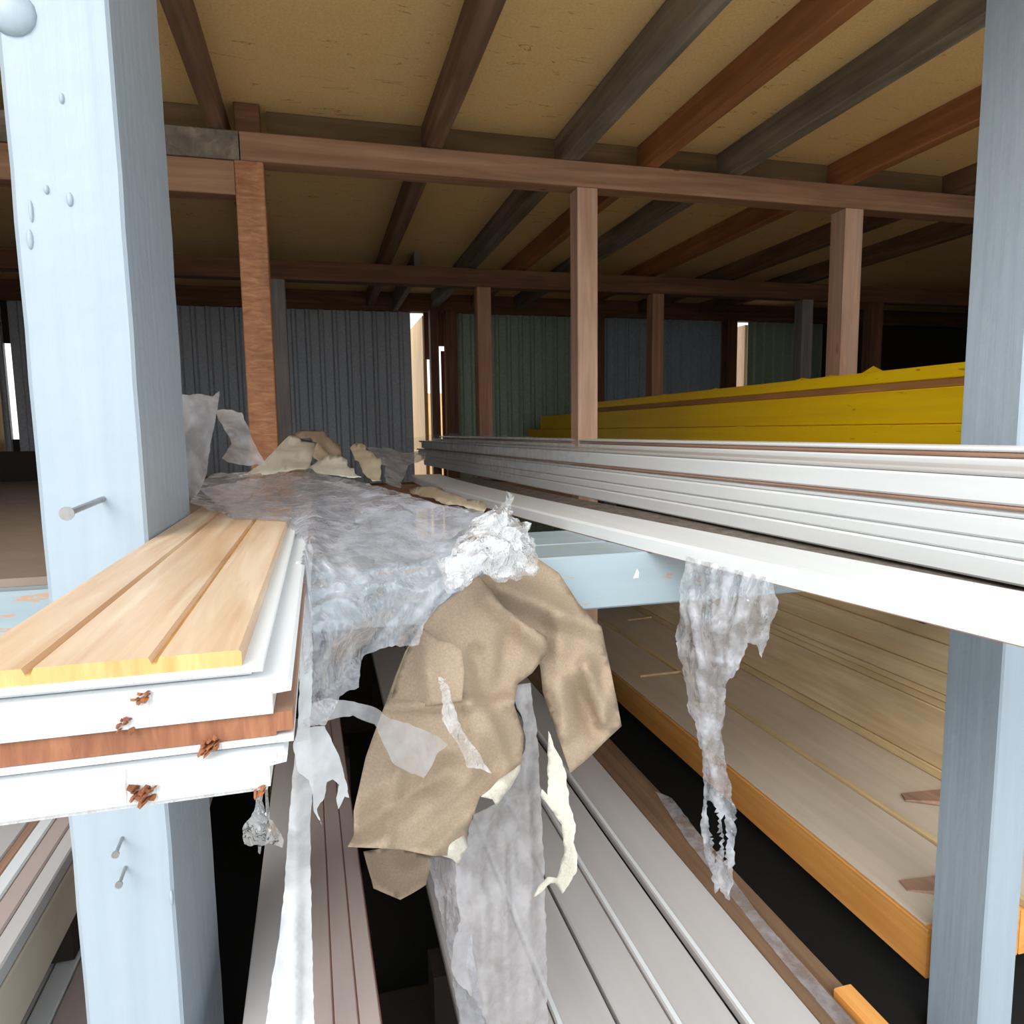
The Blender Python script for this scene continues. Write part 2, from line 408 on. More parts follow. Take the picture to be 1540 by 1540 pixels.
def sheet(name, poly, ctrl, mat, step=7.0, amp=0.004, s=14.0, amp2=0.0, s2=50.0, jag=0.0, seed=1, thick=0.0, holes=(), parent=None, folds=(), pull=(), crum=0.0, cs=20.0):
    """a thin sheet of paper or film: its outline, standing at its own depths, with folds and crumples.
    folds: (x0, y0, x1, y1, width, height) raises a crease along a line."""
    rnd = random.Random(seed)
    f = rbf(ctrl)
    B = []
    for i in range(len(poly)):
        a, b = Vector(poly[i]), Vector(poly[(i + 1) % len(poly)])
        k = max(1, int((b - a).length / step))
        for j in range(k):
            p = a.lerp(b, j / k)
            if jag and j: p += Vector((rnd.uniform(-1, 1), rnd.uniform(-1, 1))) * jag
            B.append(p)
    xs = [p[0] for p in poly]; ys = [p[1] for p in poly]
    pts = list(B)
    PB = [(p.x, p.y) for p in B]
    y = min(ys); row = 0
    while y < max(ys):
        x = min(xs) + (step / 2 if row % 2 else 0)
        while x < max(xs):
            q = (x + rnd.uniform(-.25, .25) * step, y + rnd.uniform(-.25, .25) * step)
            if inside(q, PB) and min((q[0] - b[0]) ** 2 + (q[1] - b[1]) ** 2 for b in PB) > (step * 0.55) ** 2:
                pts.append(Vector(q))
            x += step
        y += step * 0.87; row += 1
    nb = len(B)
    res = geometry.delaunay_2d_cdt(pts, [(i, (i + 1) % nb) for i in range(nb)], [], 0, 1e-6)
    P2, T = res[0], res[2]
    W = []
    for p in P2:
        yy = f(p.x, p.y)
        for (x0, y0, x1, y1, wd, ht) in folds:
            a = Vector((x0, y0)); d = Vector((x1 - x0, y1 - y0)); L = d.length; d /= L
            r = p - a; t = max(0, min(L, r.dot(d))); dist = (r - d * t).length
            if dist < wd: yy -= ht * (1 - dist / wd)
        for (cx, cy, k, am) in pull:
            dx, dy = p.x - cx, p.y - cy; rr_ = math.hypot(dx, dy); an = math.atan2(dy, dx)
            yy -= am * min(1.0, rr_ / 60) * (1 - 2 * abs(noise.noise(Vector((an * k, rr_ * 0.006, seed)))))
        v = at(p.x, p.y, Y=yy)
        n3 = Vector((0.25, -0.9, 0.35))
        disp = amp * ridged(v, s, seed) + (amp2 * ridged(v, s2, seed + 5) if amp2 else 0)
        if crum:
            dd = noise.voronoi(Vector((v[0] * cs + seed, v[1] * cs, v[2] * cs)))[0]
            disp += crum * (dd[0] - 0.35)
        W.append(rest(Vector(v) + n3 * disp))
    tri = []
    for t in T:
        if len(t) != 3: continue
        c = (P2[t[0]] + P2[t[1]] + P2[t[2]]) / 3
        if not inside((c.x, c.y), PB): continue
        if any(inside((c.x, c.y), h) for h in holes): continue
        tri.append(tuple(t))
    used = sorted({i for t in tri for i in t}); ix = {u: k for k, u in enumerate(used)}
    o = link(name, [W[u] for u in used], [tuple(ix[i] for i in t) for t in tri], mat, parent, smooth=True)
    if thick:
        md = o.modifiers.new('thickness', 'SOLIDIFY'); md.thickness = thick; md.offset = 0
    return o

# ================================================================== the shed
GZ = 0.0
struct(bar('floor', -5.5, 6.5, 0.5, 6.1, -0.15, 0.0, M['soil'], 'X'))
struct(bar('ground', -30, 30, -30, 0.5, -0.2, -0.02, M['gravel'], 'X'))
struct(bar('ground', -30, 30, 6.1, 40, -0.2, -0.02, M['gravel'], 'X'))
struct(bar('ceiling', -5.5, 6.5, 0.55, 6.1, 2.615, 2.66, M['ceil'], 'X'))
struct(bar('wall_left', -5.6, -5.5, 0.6, 6.1, 0, 2.66, M['dark'], 'Y'))
struct(bar('wall_right', 6.5, 6.6, 0.6, 6.1, 0, 2.66, M['dark'], 'Y'))

struct(bar('wall_front', 2.9, 6.5, 0.55, 0.6, 0, 2.615, M['dark'], 'X'))  # unseen wall, added to block daylight so the back right falls dark
struct(bar('wall_front', -5.5, -2.4, 0.55, 0.6, 0, 2.615, M['dark'], 'X'))  # matching unseen blocker, added to keep the left bay dark

def corrugated(x0, x1, mat, label):
    pitch = 0.105; d = 0.018
    xs = []; x = x0; k = 0
    prof = [(0.0, 0), (0.55, 0), (0.68, 1), (0.87, 1)]
    while x < x1:
        for (a, b) in prof:
            q = x0 + (k + a) * pitch
            if q < x1: xs.append((q, b * d))
        k += 1; x = x0 + k * pitch
    xs.append((x1, 0))
    t = 0.004; n = len(xs)
    V = []
    for z in (0.0, 2.49):
        V += [(x, 6.0 + d - y, z) for (x, y) in xs] + [(x, 6.0 + d - y + t, z) for (x, y) in xs]
    Fc = []
    for i in range(n - 1):
        Fc += [(i, i + 1, 2 * n + i + 1, 2 * n + i), (n + i, n + i + 1, 3 * n + i + 1, 3 * n + i),
               (i, i + 1, n + i + 1, n + i), (2 * n + i, 2 * n + i + 1, 3 * n + i + 1, 3 * n + i)]
    for i in (0, n - 1): Fc.append((i, n + i, 3 * n + i, 2 * n + i))
    return struct(link('wall_back', V, Fc, mat), label)

corrugated(-5.5, -2.168, M['tin_grey'], 'grey corrugated sheet wall beside the tall slit of light')
corrugated(-2.13, 0.765, M['tin_grey'], 'dark grey corrugated sheet wall behind the rough sawn post')
corrugated(1.10, 2.30, M['tin_green'], 'green corrugated sheet wall right of the bright gaps')
corrugated(2.30, 3.78, M['tin_blue'], 'blue grey sheet wall behind the yellow boards')
corrugated(3.93, 4.75, M['tin_green'], 'green sheet wall behind the third post')
struct(bar('wall_back', 4.75, 6.5, 6.0, 6.03, 0, 2.49, M['dark'], 'Z'), 'back wall at the far right, coloured dark for the shade there')  # dark colour stands in for the deep shade in this corner
struct(bar('wall_back', -5.5, 6.5, 5.97, 6.07, 2.47, 2.615, M['plate_dark'], 'X'), 'dark red plate along the top of the back wall')
struct(bar('wall_back', -2.168, -2.13, 6.0, 6.03, 2.17, 2.47, M['dark'], 'Z'), 'board closing the top of the left slit')
struct(bar('wall_back', -2.168, -2.13, 6.0, 6.03, 0, 1.48, M['dark'], 'Z'), 'board closing the foot of the left slit')
struct(bar('wall_back', 0.872, 0.915, 6.0, 6.03, 2.09, 2.47, M['darkpost'], 'Z'), 'short board over the narrow bright slit')
struct(bar('wall_back', 0.965, 1.04, 6.0, 6.03, 2.20, 2.47, M['darkpost'], 'Z'), 'short board over the taller bright slit')
struct(bar('wall_back', 0.99 + 0.022, 1.04, 6.0, 6.03, 0, 2.16, M['darkpost'], 'Z'), 'board beside the taller bright slit')

def thing_bar(name, label, cat, *a, group=None, **k):
    return tag(bar(name, *a, **k), label, cat, group)

# posts in the back wall
thing_bar('wall_post', 'ochre post left of the tall slit of light at the far left', 'post', -2.34, -2.20, 5.86, 5.96, 0, 2.47, M['tan'], axis='Z', base=True)
thing_bar('wall_post', 'brown post between the two bright slits in the back wall', 'post', 0.905, 0.972, 5.86, 5.96, 0, 2.47, M['darkpost'], axis='Z', base=True)
thing_bar('wall_post', 'brown post against the left edge of the green sheet wall', 'post', 1.03, 1.125, 5.86, 5.96, 0, 2.47, M['darkpost'], axis='Z', base=True)
thing_bar('wall_post', 'dark post standing between the green and the blue grey sheet wall', 'post', 2.30, 2.42, 5.86, 5.96, 0, 2.47, M['darkpost'], axis='Z', base=True)
thing_bar('wall_post', 'dark post left of the peach lit board in the back wall', 'post', 3.62, 3.72, 5.86, 5.96, 0, 2.47, M['darkpost'], axis='Z', base=True)
thing_bar('jamb_board', 'tan sunlit board standing just outside the gap in the grey sheet wall', 'board', 0.868, 0.90, 6.05, 7.1, 0, 2.45, M['tan'], axis='Z', base=True)
thing_bar('jamb_board', 'peach lit board outside the gap left of the third post', 'board', 3.925, 3.96, 6.06, 6.9, 0, 2.45, M['peach'], axis='Z', base=True)
thing_bar('lumber_stack', 'tan lumber stack outdoors, seen low through the bright slits', 'lumber', 0.3, 3.0, 10.0, 11.0, 0, 2.02, M['tan'], axis='X', base=True)

# rafters: bottom z 2.505, top against the ceiling
RZ0, RZ1 = 2.507, 2.6145
for label, x0, x1, mt in (
    ('dark brown rafter directly above the rough sawn post', -0.318, -0.267, 'rafter_brown'),
    ('brown rafter over the middle of the shed, left of the grey rafter', 0.412, 0.472, 'rafter_brown'),
    ('weathered grey rafter crossing above the pink post', 0.93, 1.0, 'rafter_grey'),
    ('orange brown rafter just right of the grey one', 1.275, 1.325, 'rafter_orange'),
    ('dark grey brown rafter next right of the orange one', 1.635, 1.695, 'rafter_grey'),
    ('brown rafter above the third post by the right white post', 2.17, 2.225, 'rafter_orange'),
    ('dim rafter right of the third post, partly behind the right white post', 2.78, 2.835, 'rafter_brown'),
    ('dim brown rafter deep at the right, beyond the third post', 3.38, 3.435, 'rafter_brown'),
):
    tag(bar('rafter', x0, x1, 0.7, 5.96, RZ0, RZ1, M[mt], 'Y', wob=0.004, seed=int(x0 * 100)), label, 'rafter', 'roof rafters')

# first wall plate on its posts
thing_bar('wall_plate', 'long red brown beam carried by the first row of posts', 'beam', -0.215, 5.4, 2.655, 2.745, 2.412, 2.505, M['plate'], axis='X', wob=0.003)
thing_bar('wall_plate', 'greyer beam butting the long beam left of the sawn post', 'beam', -5.4, -0.219, 2.655, 2.745, 2.412, 2.505, M['rafter_grey'], axis='X')
thing_bar('wall_plate', 'lower orange beam meeting the sawn post from the left', 'beam', -5.4, -0.238, 2.66, 2.745, 2.30, 2.410, M['plate'], axis='X')
thing_bar('noggin', 'dark board standing on the long beam between the rafters', 'board', -0.14, 5.4, 2.752, 2.775, 2.46, 2.506, M['noggin'], axis='X')
prev = -0.13
for i, (a, b, lb) in enumerate(((-0.13, 0.411, 'dark blocking board between the first two rafters'), (0.473, 0.929, 'dark blocking board left of the grey rafter'),
                 (1.001, 1.274, 'dark blocking board between the grey and the orange rafter'), (1.326, 1.634, 'dark blocking board right of the orange rafter'),
                 (1.696, 2.169, 'dark blocking board left of the rafter over the third post'), (2.226, 2.779, 'dim blocking board right of the third post'),
                 (-0.9, -0.319, 'dark blocking board left of the first rafter'))):
    thing_bar('blocking_board', lb, 'board', a, b, 2.752, 2.775, 2.506, 2.614, M['noggin'], axis='X', group='blocking between the rafters')
thing_bar('post_stub', 'short dark post end rising above the sawn post to the roof', 'post', -0.232, -0.15, 2.70, 2.75, 2.507, 2.613, M['plate_dark'], axis='Z')
thing_bar('roof_post', 'rough sawn orange brown post nearest the left white post', 'post', -0.237, -0.143, 2.66, 2.745, 0, 2.411, M['sawnpost'], axis='Z', base=True, wob=0.0)
thing_bar('roof_post', 'pale pink planed post with dark knots at centre of the shed', 'post', 0.987, 1.07, 2.66, 2.745, 0, 2.411, M['pinkpost'], axis='Z', base=True)
thing_bar('roof_post', 'pink brown post rising behind the yellow boards', 'post', 2.195, 2.285, 2.66, 2.755, 0, 2.411, M['pinkpost'], axis='Z', base=True)

# second row
Y2 = 4.45
thing_bar('wall_plate', 'dim brown beam on the second, farther row of posts', 'beam', -5.4, 6.4, Y2, Y2 + 0.09, 2.385, 2.495, M['plate_dark'], axis='X')
thing_bar('roof_post', 'grey violet post close behind the rough sawn post', 'post', -0.27, -0.155, Y2, Y2 + 0.09, 0, 2.384, M['greypost'], axis='Z', base=True)
thing_bar('roof_post', 'dark red brown post in front of the green sheet wall', 'post', 0.985, 1.075, Y2, Y2 + 0.09, 0, 2.384, M['redpost'], axis='Z', base=True)
thing_bar('roof_post', 'brown post in front of the blue grey sheet wall', 'post', 2.18, 2.265, Y2, Y2 + 0.09, 0, 2.384, M['redpost'], axis='Z', base=True)
thing_bar('roof_post', 'dim grey post just left of the third front post', 'post', 3.34, 3.43, Y2, Y2 + 0.09, 0, 2.384, M['greypost'], axis='Z', base=True)
thing_bar('roof_post', 'dark brown post just right of the third front post', 'post', 3.93, 4.03, Y2, Y2 + 0.09, 0, 2.384, M['darkpost'], axis='Z', base=True)
thing_bar('brace', 'pale grey strut hanging under the second beam left of centre', 'strut', 0.62, 0.66, 4.6, 5.96, 2.47, 2.6145, M['greypost'], axis='Y')

# ================================================================== rack posts and beams
def nail(parent, name, base, length, r):
    b = Vector(base); e = b + Vector((0, -length, -0.004))
    n = tube(name, b + Vector((0, 0.01, 0)), e, r, r, M['steel'], parent, 10)
    # flat head
    tube('nail_head', e + Vector((0, 0.002, 0)), e - Vector((0, 0.0015, 0)), r * 2.0, r * 2.15, M['steel'], n, 14).location = Vector(e) - Vector(n.location) - Vector(parent.location)

PX0, PX1 = -0.340, -0.2195
lp = tag(bpy.data.objects.new('rack_post', None), 'broad pale blue white rack post at the left with nails in its face', 'post'); COL.objects.link(lp)
lp.location = ((PX0 + PX1) / 2, 1.165, 0)
n = 40
prof = [(PX0 + .006, 1.0), (PX1 - .004, 1.0), (PX1, 1.004), (PX1, 1.314), (PX1 - .004, 1.318), (PX0 + .004, 1.318), (PX0, 1.314), (PX0, 1.006)]
path = [(noise.noise(Vector((i * .7, 3, 1))) * 0.0012, 2.505 * i / n, noise.noise(Vector((i * .6, 9, 4))) * 0.001) for i in range(n + 1)]
extrude('post_body', prof, path, M['post'], lp, 'Z')
nail(lp, 'nail', at(155, 750, Y=1.0), 0.135, 0.0036)
nail(lp, 'nail', at(184, 1259, Y=1.0), 0.034, 0.0022)
nail(lp, 'nail', at(189, 1303, Y=1.0), 0.034, 0.0022)

def blob(name, c, rx, ry, rz, mat, parent):
    V = []; Fc = []; nu, nv = 12, 8
    for j in range(nv + 1):
        t = math.pi * j / nv
        for i in range(nu):
            p = 2 * math.pi * i / nu
            V.append((c[0] + rx * math.sin(t) * math.cos(p), c[1] + ry * math.sin(t) * math.sin(p), c[2] + rz * math.cos(t)))
    for j in range(nv):
        for i in range(nu):
            k = (i + 1) % nu
            Fc.append((j * nu + i, j * nu + k, (j + 1) * nu + k, (j + 1) * nu + i))
    return link(name, V, Fc, mat, parent, smooth=True)
for (px, py, rw, rh) in ((45, 360, 4, 13), (105, 300, 4, 9), (93, 148, 3, 7), (70, 285, 3, 6), (258, 1350, 3, 12), (47, 318, 2.5, 14)):
    p = at(px, py, Y=1.0)
    blob('drip_or_cap', (p[0], 1.0, p[2]), rw / 1070, 0.0035, rh / 1070, M['post'], lp)  # paint drips on the post face
p = at(12, 12, Y=0.99)
blob('drip_or_cap', (p[0], 1.0, p[2]), 0.026, 0.012, 0.026, M['post'], lp)  # round white plastic cap at the upper left, not a drip

rp = bar('rack_post', 1.383, 1.481, 1.145, 1.285, 0, 2.506, M['post'], 'Z', c=0.004, base=True, wob=0.0015)
tag(rp, 'pale blue rack post at the right edge, behind the white boards', 'post')

cb = extrude('crossbeam', chamfer(1.319, 1.47, 1.135, 1.247, 0.004), [(0, -3.2, 0), (0, -0.5, 0), (0, 0.5, 0), (0, 2.4, 0)], M['beam'], None, 'X')
tag(cb, 'blue white painted shelf beam running behind both rack posts', 'beam')
q = at(956, 864, Y=1.319)
link('paint_flake', [(q[0] - .006, 1.3188, q[2] - .008), (q[0] + .007, 1.3188, q[2] - .007), (q[0] + .006, 1.315, q[2] + .004), (q[0] + .003, 1.3188, q[2] + .012), (q[0] - .002, 1.317, q[2])], [(0, 1, 2), (0, 2, 4), (2, 3, 4), (0, 4, 3), (1, 3, 2)], M['white'], cb)
cb2 = bar('crossbeam', -0.15, 2.4, 1.478, 1.672, 1.14, 1.247, M['beam'], 'X')
tag(cb2, 'second shelf beam close behind the first, its paint worn off on top', 'beam')
cb3 = bar('crossbeam', -5.0, 5.0, 3.4, 3.55, 1.13, 1.247, M['plate_dark'], 'X')
tag(cb3, 'dark shelf beam far back under the white boards', 'beam')

# brown sheet in the left bay
tag(bar('hardboard_sheet', -3.0, -0.36, 1.36, 4.35, 1.2475, 1.262, M['brown_sheet'], 'Y', c=0.001), 'brown hardboard sheet lying on the shelf left of the white post', 'board')
tag(bar('hardboard_sheet', -0.34, -0.02, 1.36, 4.35, 1.2475, 1.262, M['brown_sheet'], 'Y', c=0.001), 'brown sheet on the shelf under the fresh pine planks', 'board')
tag(bar('dark_timber', -3.0, -0.75, 4.38, 4.44, 1.25, 1.42, M['dark'], 'X'), 'dark timber across the back of the brown shelf sheet at left', 'timber')

# ================================================================== stack of lining planks at the left
PL = -0.2165
def splinter(parent, c, n, size, seed):
    rnd = random.Random(seed); V = []; Fc = []
    for i in range(n):
        a = rnd.uniform(-1.0, 1.0); l = size * rnd.uniform(.5, 1.0); w_ = size * rnd.uniform(.14, .32)
        o0 = Vector(c) + Vector((rnd.uniform(-.5, .5) * size, -0.001, rnd.uniform(-.25, .25) * size))
        d = Vector((math.sin(a) * .5, -rnd.uniform(.2, .55), (1 if rnd.random() < .5 else -1) * math.cos(a) * .7)) * l
        s_ = Vector((w_, 0, w_ * .4)); k = len(V)
        V += [o0 - s_ + Vector((0, .004, 0)), o0 + s_ + Vector((0, .004, 0)), o0 + s_ * .8 + d * .6, o0 + d, o0 - s_ * .8 + d * .6, o0 + d * .4 - Vector((0, w_, 0))]
        Fc += [(k, k + 1, k + 5), (k + 1, k + 2, k + 5), (k + 2, k + 3, k + 5), (k + 3, k + 4, k + 5), (k + 4, k, k + 5), (k, k + 1, k + 2, k + 3, k + 4)]
    return link('splinter', [tuple(v) for v in V], Fc, M['splinter'], parent)

def plank(label, prof, y0, y1, mat, end, group='lining planks stacked beside the left post'):
    o = extrude('lining_plank', prof, [(0, y0, 0), (0, y1, 0)], mat, None, 'Y', end_mat=end)
    return tag(o, label, 'plank', group)
g = 0.0032; gd = 0.0045
top = [(PL, 1.3552), (-0.053, 1.3552), (-0.053, 1.3642), (-0.0545, 1.3655)]
for gx in (-0.103, -0.1705):
    top += [(gx + g, 1.3655), (gx + g * .4, 1.3655 - gd), (gx - g * .4, 1.3655 - gd), (gx - g, 1.3655)]
top += [(PL + .001, 1.3655), (PL, 1.3645)]
p1 = plank('fresh pine lining plank with two grooves, topmost of the stack', top, 0.462, 3.3, M['pine_top'], M['pine_end'])
# the groove bottoms are a deeper ochre than the plank face
for gx in (-0.103, -0.1705):
    bar('groove', gx - g * .75, gx + g * .75, 0.4625, 3.28, 1.3606, 1.3618, M['groove'], 'Y', c=0.0001, parent=p1)
pb = extrude('painted_back', [(PL, 1.3505), (-0.041, 1.3505), (-0.041, 1.3545), (-0.0425, 1.3551), (PL, 1.3551)], [(0, 0.4615, 0), (0, 3.3, 0)], M['white'], p1, 'Y', end_mat=M['white_end'])
extrude('rebate', [(PL, 1.3452), (-0.049, 1.3452), (-0.049, 1.3504), (PL, 1.3504)], [(0, 0.474, 0), (0, 3.3, 0)], M['white'], p1, 'Y')
p2 = plank('white painted plank second from top, its lip jutting right', [(PL, 1.3225), (-0.036, 1.3225), (-0.036, 1.3355), (-0.0245, 1.3365), (-0.0235, 1.3425), (-0.026, 1.3445), (PL, 1.3445)],
           0.4605, 3.3, M['white'], M['white_end'])
p3 = plank('plank with bare brown end, third from top of the stack', [(PL, 1.3065), (-0.035, 1.3065), (-0.035, 1.309), (-0.0245, 1.309), (-0.0245, 1.3215), (PL, 1.3215)],
           0.464, 3.3, M['edge_brown'], M['brown_end'])
extrude('painted_face', [(PL, 1.302), (-0.0245, 1.302), (-0.0245, 1.306), (PL, 1.306)], [(0, 0.4625, 0), (0, 3.3, 0)], M['white'], p3, 'Y', end_mat=M['white_end'])
extrude('rebate', [(PL, 1.2982), (-0.034, 1.2982), (-0.034, 1.3019), (PL, 1.3019)], [(0, 0.472, 0), (0, 3.3, 0)], M['white'], p3, 'Y')
p4 = plank('white painted plank at the bottom of the stack with torn splinters', [(PL, 1.2745), (-0.040, 1.2745), (-0.040, 1.288), (-0.0295, 1.2895), (-0.0285, 1.295), (-0.031, 1.2975), (PL, 1.2975)],
           0.4605, 3.3, M['white'], M['white_end'])
extrude('lower_lip', [(PL, 1.2695), (-0.0425, 1.2695), (-0.041, 1.2744), (PL, 1.2744)], [(0, 0.4665, 0), (0, 3.3, 0)], M['white'], p4, 'Y', end_mat=M['white_end'])
bar('sticker', PL, -0.045, 2.2, 2.25, 1.2625, 1.2693, M['spruce'], 'X', c=0.0005, parent=p4)
for par, px, py, nn, sz, sd in ((p4, 313, 1124, 10, 0.010, 1), (p4, 214, 1194, 14, 0.012, 2), (p2, 210, 1050, 9, 0.008, 3), (p2, 187, 1091, 8, 0.008, 4), (p4, 388, 1190, 6, 0.007, 5)):
    q = at(px, py, Y=0.459); splinter(par, (q[0], 0.4605, q[2]), nn, sz, sd)

# ================================================================== white mouldings at the right
def wb(name, label, prof, path, mat=None, end=None, cat='board', group='white boards on the right shelf'):
    o = extrude(name, prof, path, mat or M['white'], None, 'Y', end_mat=end or M['white_end'])
    return tag(o, label, cat, group)
def smooth_path(pts, n=18):
    ys = np.array([p[1] for p in pts]); xs = np.array([p[0] for p in pts]); zs = np.array([p[2] for p in pts])
    cx = np.polyfit(ys, xs, 3 if len(pts) > 3 else 2); cz = np.polyfit(ys, zs, min(2, len(pts) - 1))
    return [(float(np.polyval(cx, y)), float(y), float(np.polyval(cz, y))) for y in np.linspace(ys[0], ys[-1], n)]
lowp = smooth_path([(0.790, 0.40, 1.2475), (0.756, 0.603, 1.2475), (0.657, 1.195, 1.2475), (0.553, 1.92, 1.2475), (0.437, 3.62, 1.2475)])
b0 = wb('white_board', 'wide white board lying apart along the front of the white pile',
        [(0.0, 0.0015), (0.0, 0.026), (0.006, 0.031), (0.150, 0.031), (0.155, 0.026), (0.155, 0.0015)], lowp)
extrude('raw_underside', [(0.0005, 0.0), (0.0005, 0.0014), (0.1545, 0.0014), (0.1545, 0.0)], lowp, M['edge_brown'], b0, 'Y')
tag(extrude('packing_board', [(0.158, 0.0), (0.158, 0.008), (0.36, 0.008), (0.36, 0.0)], [(p[0], p[1], p[2] + .0002) for p in lowp] , M['dusty_grey'], None, 'Y'), 'dusty packing board showing in the gap below the tall white pile', 'board')
TX = -0.065
def up(x, y0=0.30, y1=5.6):
    return [(x - TX * 0 + TX * (y - 0.8), y, 0) for y in np.linspace(y0, y1, 12)]
UP = [
 ('lowest white moulding of the tall pile, just above the gap', 0.975, 1.262, 1.2985, 0.12, 'white', 0),
 ('second white moulding from the bottom of the tall pile', 0.978, 1.2995, 1.3245, 0.12, 'white', 0),
 ('third white moulding up in the tall pile', 0.976, 1.3255, 1.3590, 0.13, 'white', 0),
 ('white moulding with a bare red brown lower edge, under the brown line', 0.985, 1.3600, 1.3700, 0.12, 'white', 0),
 ('thin bare red brown board edge showing as a line in the white pile', 0.979, 1.3710, 1.3765, 0.12, 'edge_brown', 0),
 ('broad white board above the red brown line', 0.981, 1.3775, 1.4185, 0.12, 'white', 0),
 ('thin grey board lying on the broad white board', 0.983, 1.4195, 1.4285, 0.12, 'greyboard', 0),
 ('white board set back at the top of the pile', 1.11, 1.4200, 1.4400, 0.1, 'white', 0),
 ('bare edged board second from top, set back on the pile', 1.112, 1.4410, 1.4500, 0.1, 'edge_brown', 0),
 ('topmost thin white board of the pile in front of the right post', 1.11, 1.4510, 1.4590, 0.1, 'white', 0),
]
for i, (lb, x, z0, z1, wd, mt, _) in enumerate(UP):
    if i == 0:
        for yy in (1.4, 3.45): tag(bar('shim', 1.0, 1.09 - .065 * (yy - .8), yy, yy + .06, 1.2475, 1.2615, M['dark'], 'X', c=.001), 'dark shim under the white pile on the %s shelf beam' % ('near' if yy < 2 else 'far'), 'shim')
    rr = min(0.004, (z1 - z0) * .35)
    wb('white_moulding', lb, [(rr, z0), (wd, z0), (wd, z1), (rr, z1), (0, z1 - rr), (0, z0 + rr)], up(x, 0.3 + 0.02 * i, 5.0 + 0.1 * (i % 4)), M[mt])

# ================================================================== yellow formwork boards
YX = 1.72
tag(bar('formwork_board', YX - .005, YX + .5, 1.45, 6.0 - 0.15, 1.385, 1.498, M['yellow'], 'Y', end_mat=M['yellow_edge']), 'yellow formwork board at the bottom of the yellow stack', 'board', 'yellow formwork boards')
tag(bar('formwork_board', YX, YX + .5, 1.42, 5.9 - 0.4, 1.4995, 1.603, M['yellow'], 'Y', end_mat=M['yellow_edge']), 'thick yellow formwork board in the middle of the yellow stack', 'board', 'yellow formwork boards')
yb = tag(bar('formwork_board', YX + .008, YX + .5, 1.44, 4.6, 1.628, 1.668, M['yellow'], 'Y', end_mat=M['yellow_edge']), 'topmost yellow formwork board with a bare wood lower edge', 'board', 'yellow formwork boards')
bar('bare_edge', YX + .01, YX + .495, 1.44, 4.62, 1.6045, 1.627, M['yellow_edge'], 'Y', parent=yb, c=0.001)
for k in range(5):
    y = (1.95, 2.15, 2.9, 3.4, 2.3)[k]
    h = (0.02, 0.006, 0.006, 0.005, 0.008)[k]
    link('splinter', [(YX + .01, y - .05, 1.667), (YX + .02, y + .06, 1.667), (YX + .012, y - .004, 1.667 + h), (YX + .03, y, 1.667)], [(0, 1, 2), (1, 3, 2), (3, 0, 2), (0, 1, 3)], M['yellow'], yb)
# ================================================================== lower racks
for y, w_ in ((1.5, 'front'), (3.5, 'back')):
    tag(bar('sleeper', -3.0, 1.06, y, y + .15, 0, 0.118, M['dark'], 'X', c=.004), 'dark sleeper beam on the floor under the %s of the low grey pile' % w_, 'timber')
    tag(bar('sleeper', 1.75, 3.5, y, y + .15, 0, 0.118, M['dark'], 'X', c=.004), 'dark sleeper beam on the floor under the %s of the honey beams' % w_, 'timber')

# grey primed boards, low in the middle
GZ1 = 0.30
for i, (lb, x0, x1, dz) in enumerate((
    ('grey primed board farthest left, half under clear film', 0.224, 0.408, 0.004),
    ('grey primed board second from left, with a white lip along its left edge', 0.413, 0.530, 0.0),
    ('middle grey primed board of the low pile, a dark gap along its left side', 0.541, 0.640, -0.003),
    ('grey primed board with a white lip, second from the right of the low pile', 0.645, 0.768, 0.0),
    ('grey primed board at the right end of the low grey pile', 0.783, 0.925, 0.003))):
    o = extrude('primed_board', [(x0, GZ1 - .022 + dz), (x1, GZ1 - .022 + dz), (x1, GZ1 - .003 + dz), (x1 - .003, GZ1 + dz), (x0 + .004, GZ1 + dz), (x0, GZ1 - .004 + dz)], [(0, 0.75, 0), (0, 3.9, 0)], M['greyboard'], None, 'Y')
    tag(o, lb, 'board', 'grey primed boards low in the middle')
    if i in (1, 3, 4):
        bar('white_lip', x0 + .002, x0 + .012, 0.75, 3.9, GZ1 + dz + .0002, GZ1 + dz + .004, M['white'], 'Y', parent=o, c=.001)
tag(bar('bare_board', 0.93, 1.0, 0.75, 3.9, GZ1 - .03, GZ1 - .002, M['dusty_brown'], 'Y'), 'narrow brown board under dusty film right of the grey pile', 'board')
tag(bar('bare_board', 1.005, 1.06, 0.75, 3.9, GZ1 - .05, GZ1 - .022, M['dusty_brown'], 'Y'), 'greyish narrow board bordering the black gap by the honey coloured beam', 'board')
tag(bar('timber_offcut', 1.01, 1.055, 0.75, 1.17, GZ1 - .0215, GZ1 + .005, M['glulam'], 'Y'), 'small orange offcut lying at the foot of the right post', 'timber')
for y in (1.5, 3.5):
    tag(bar('bearer', 0.2, 1.08, y, y + .1, 0.119, 0.248, M['dark'], 'X'), 'dark bearer under the %s of the low grey pile' % ('front' if y < 2 else 'back'), 'timber')

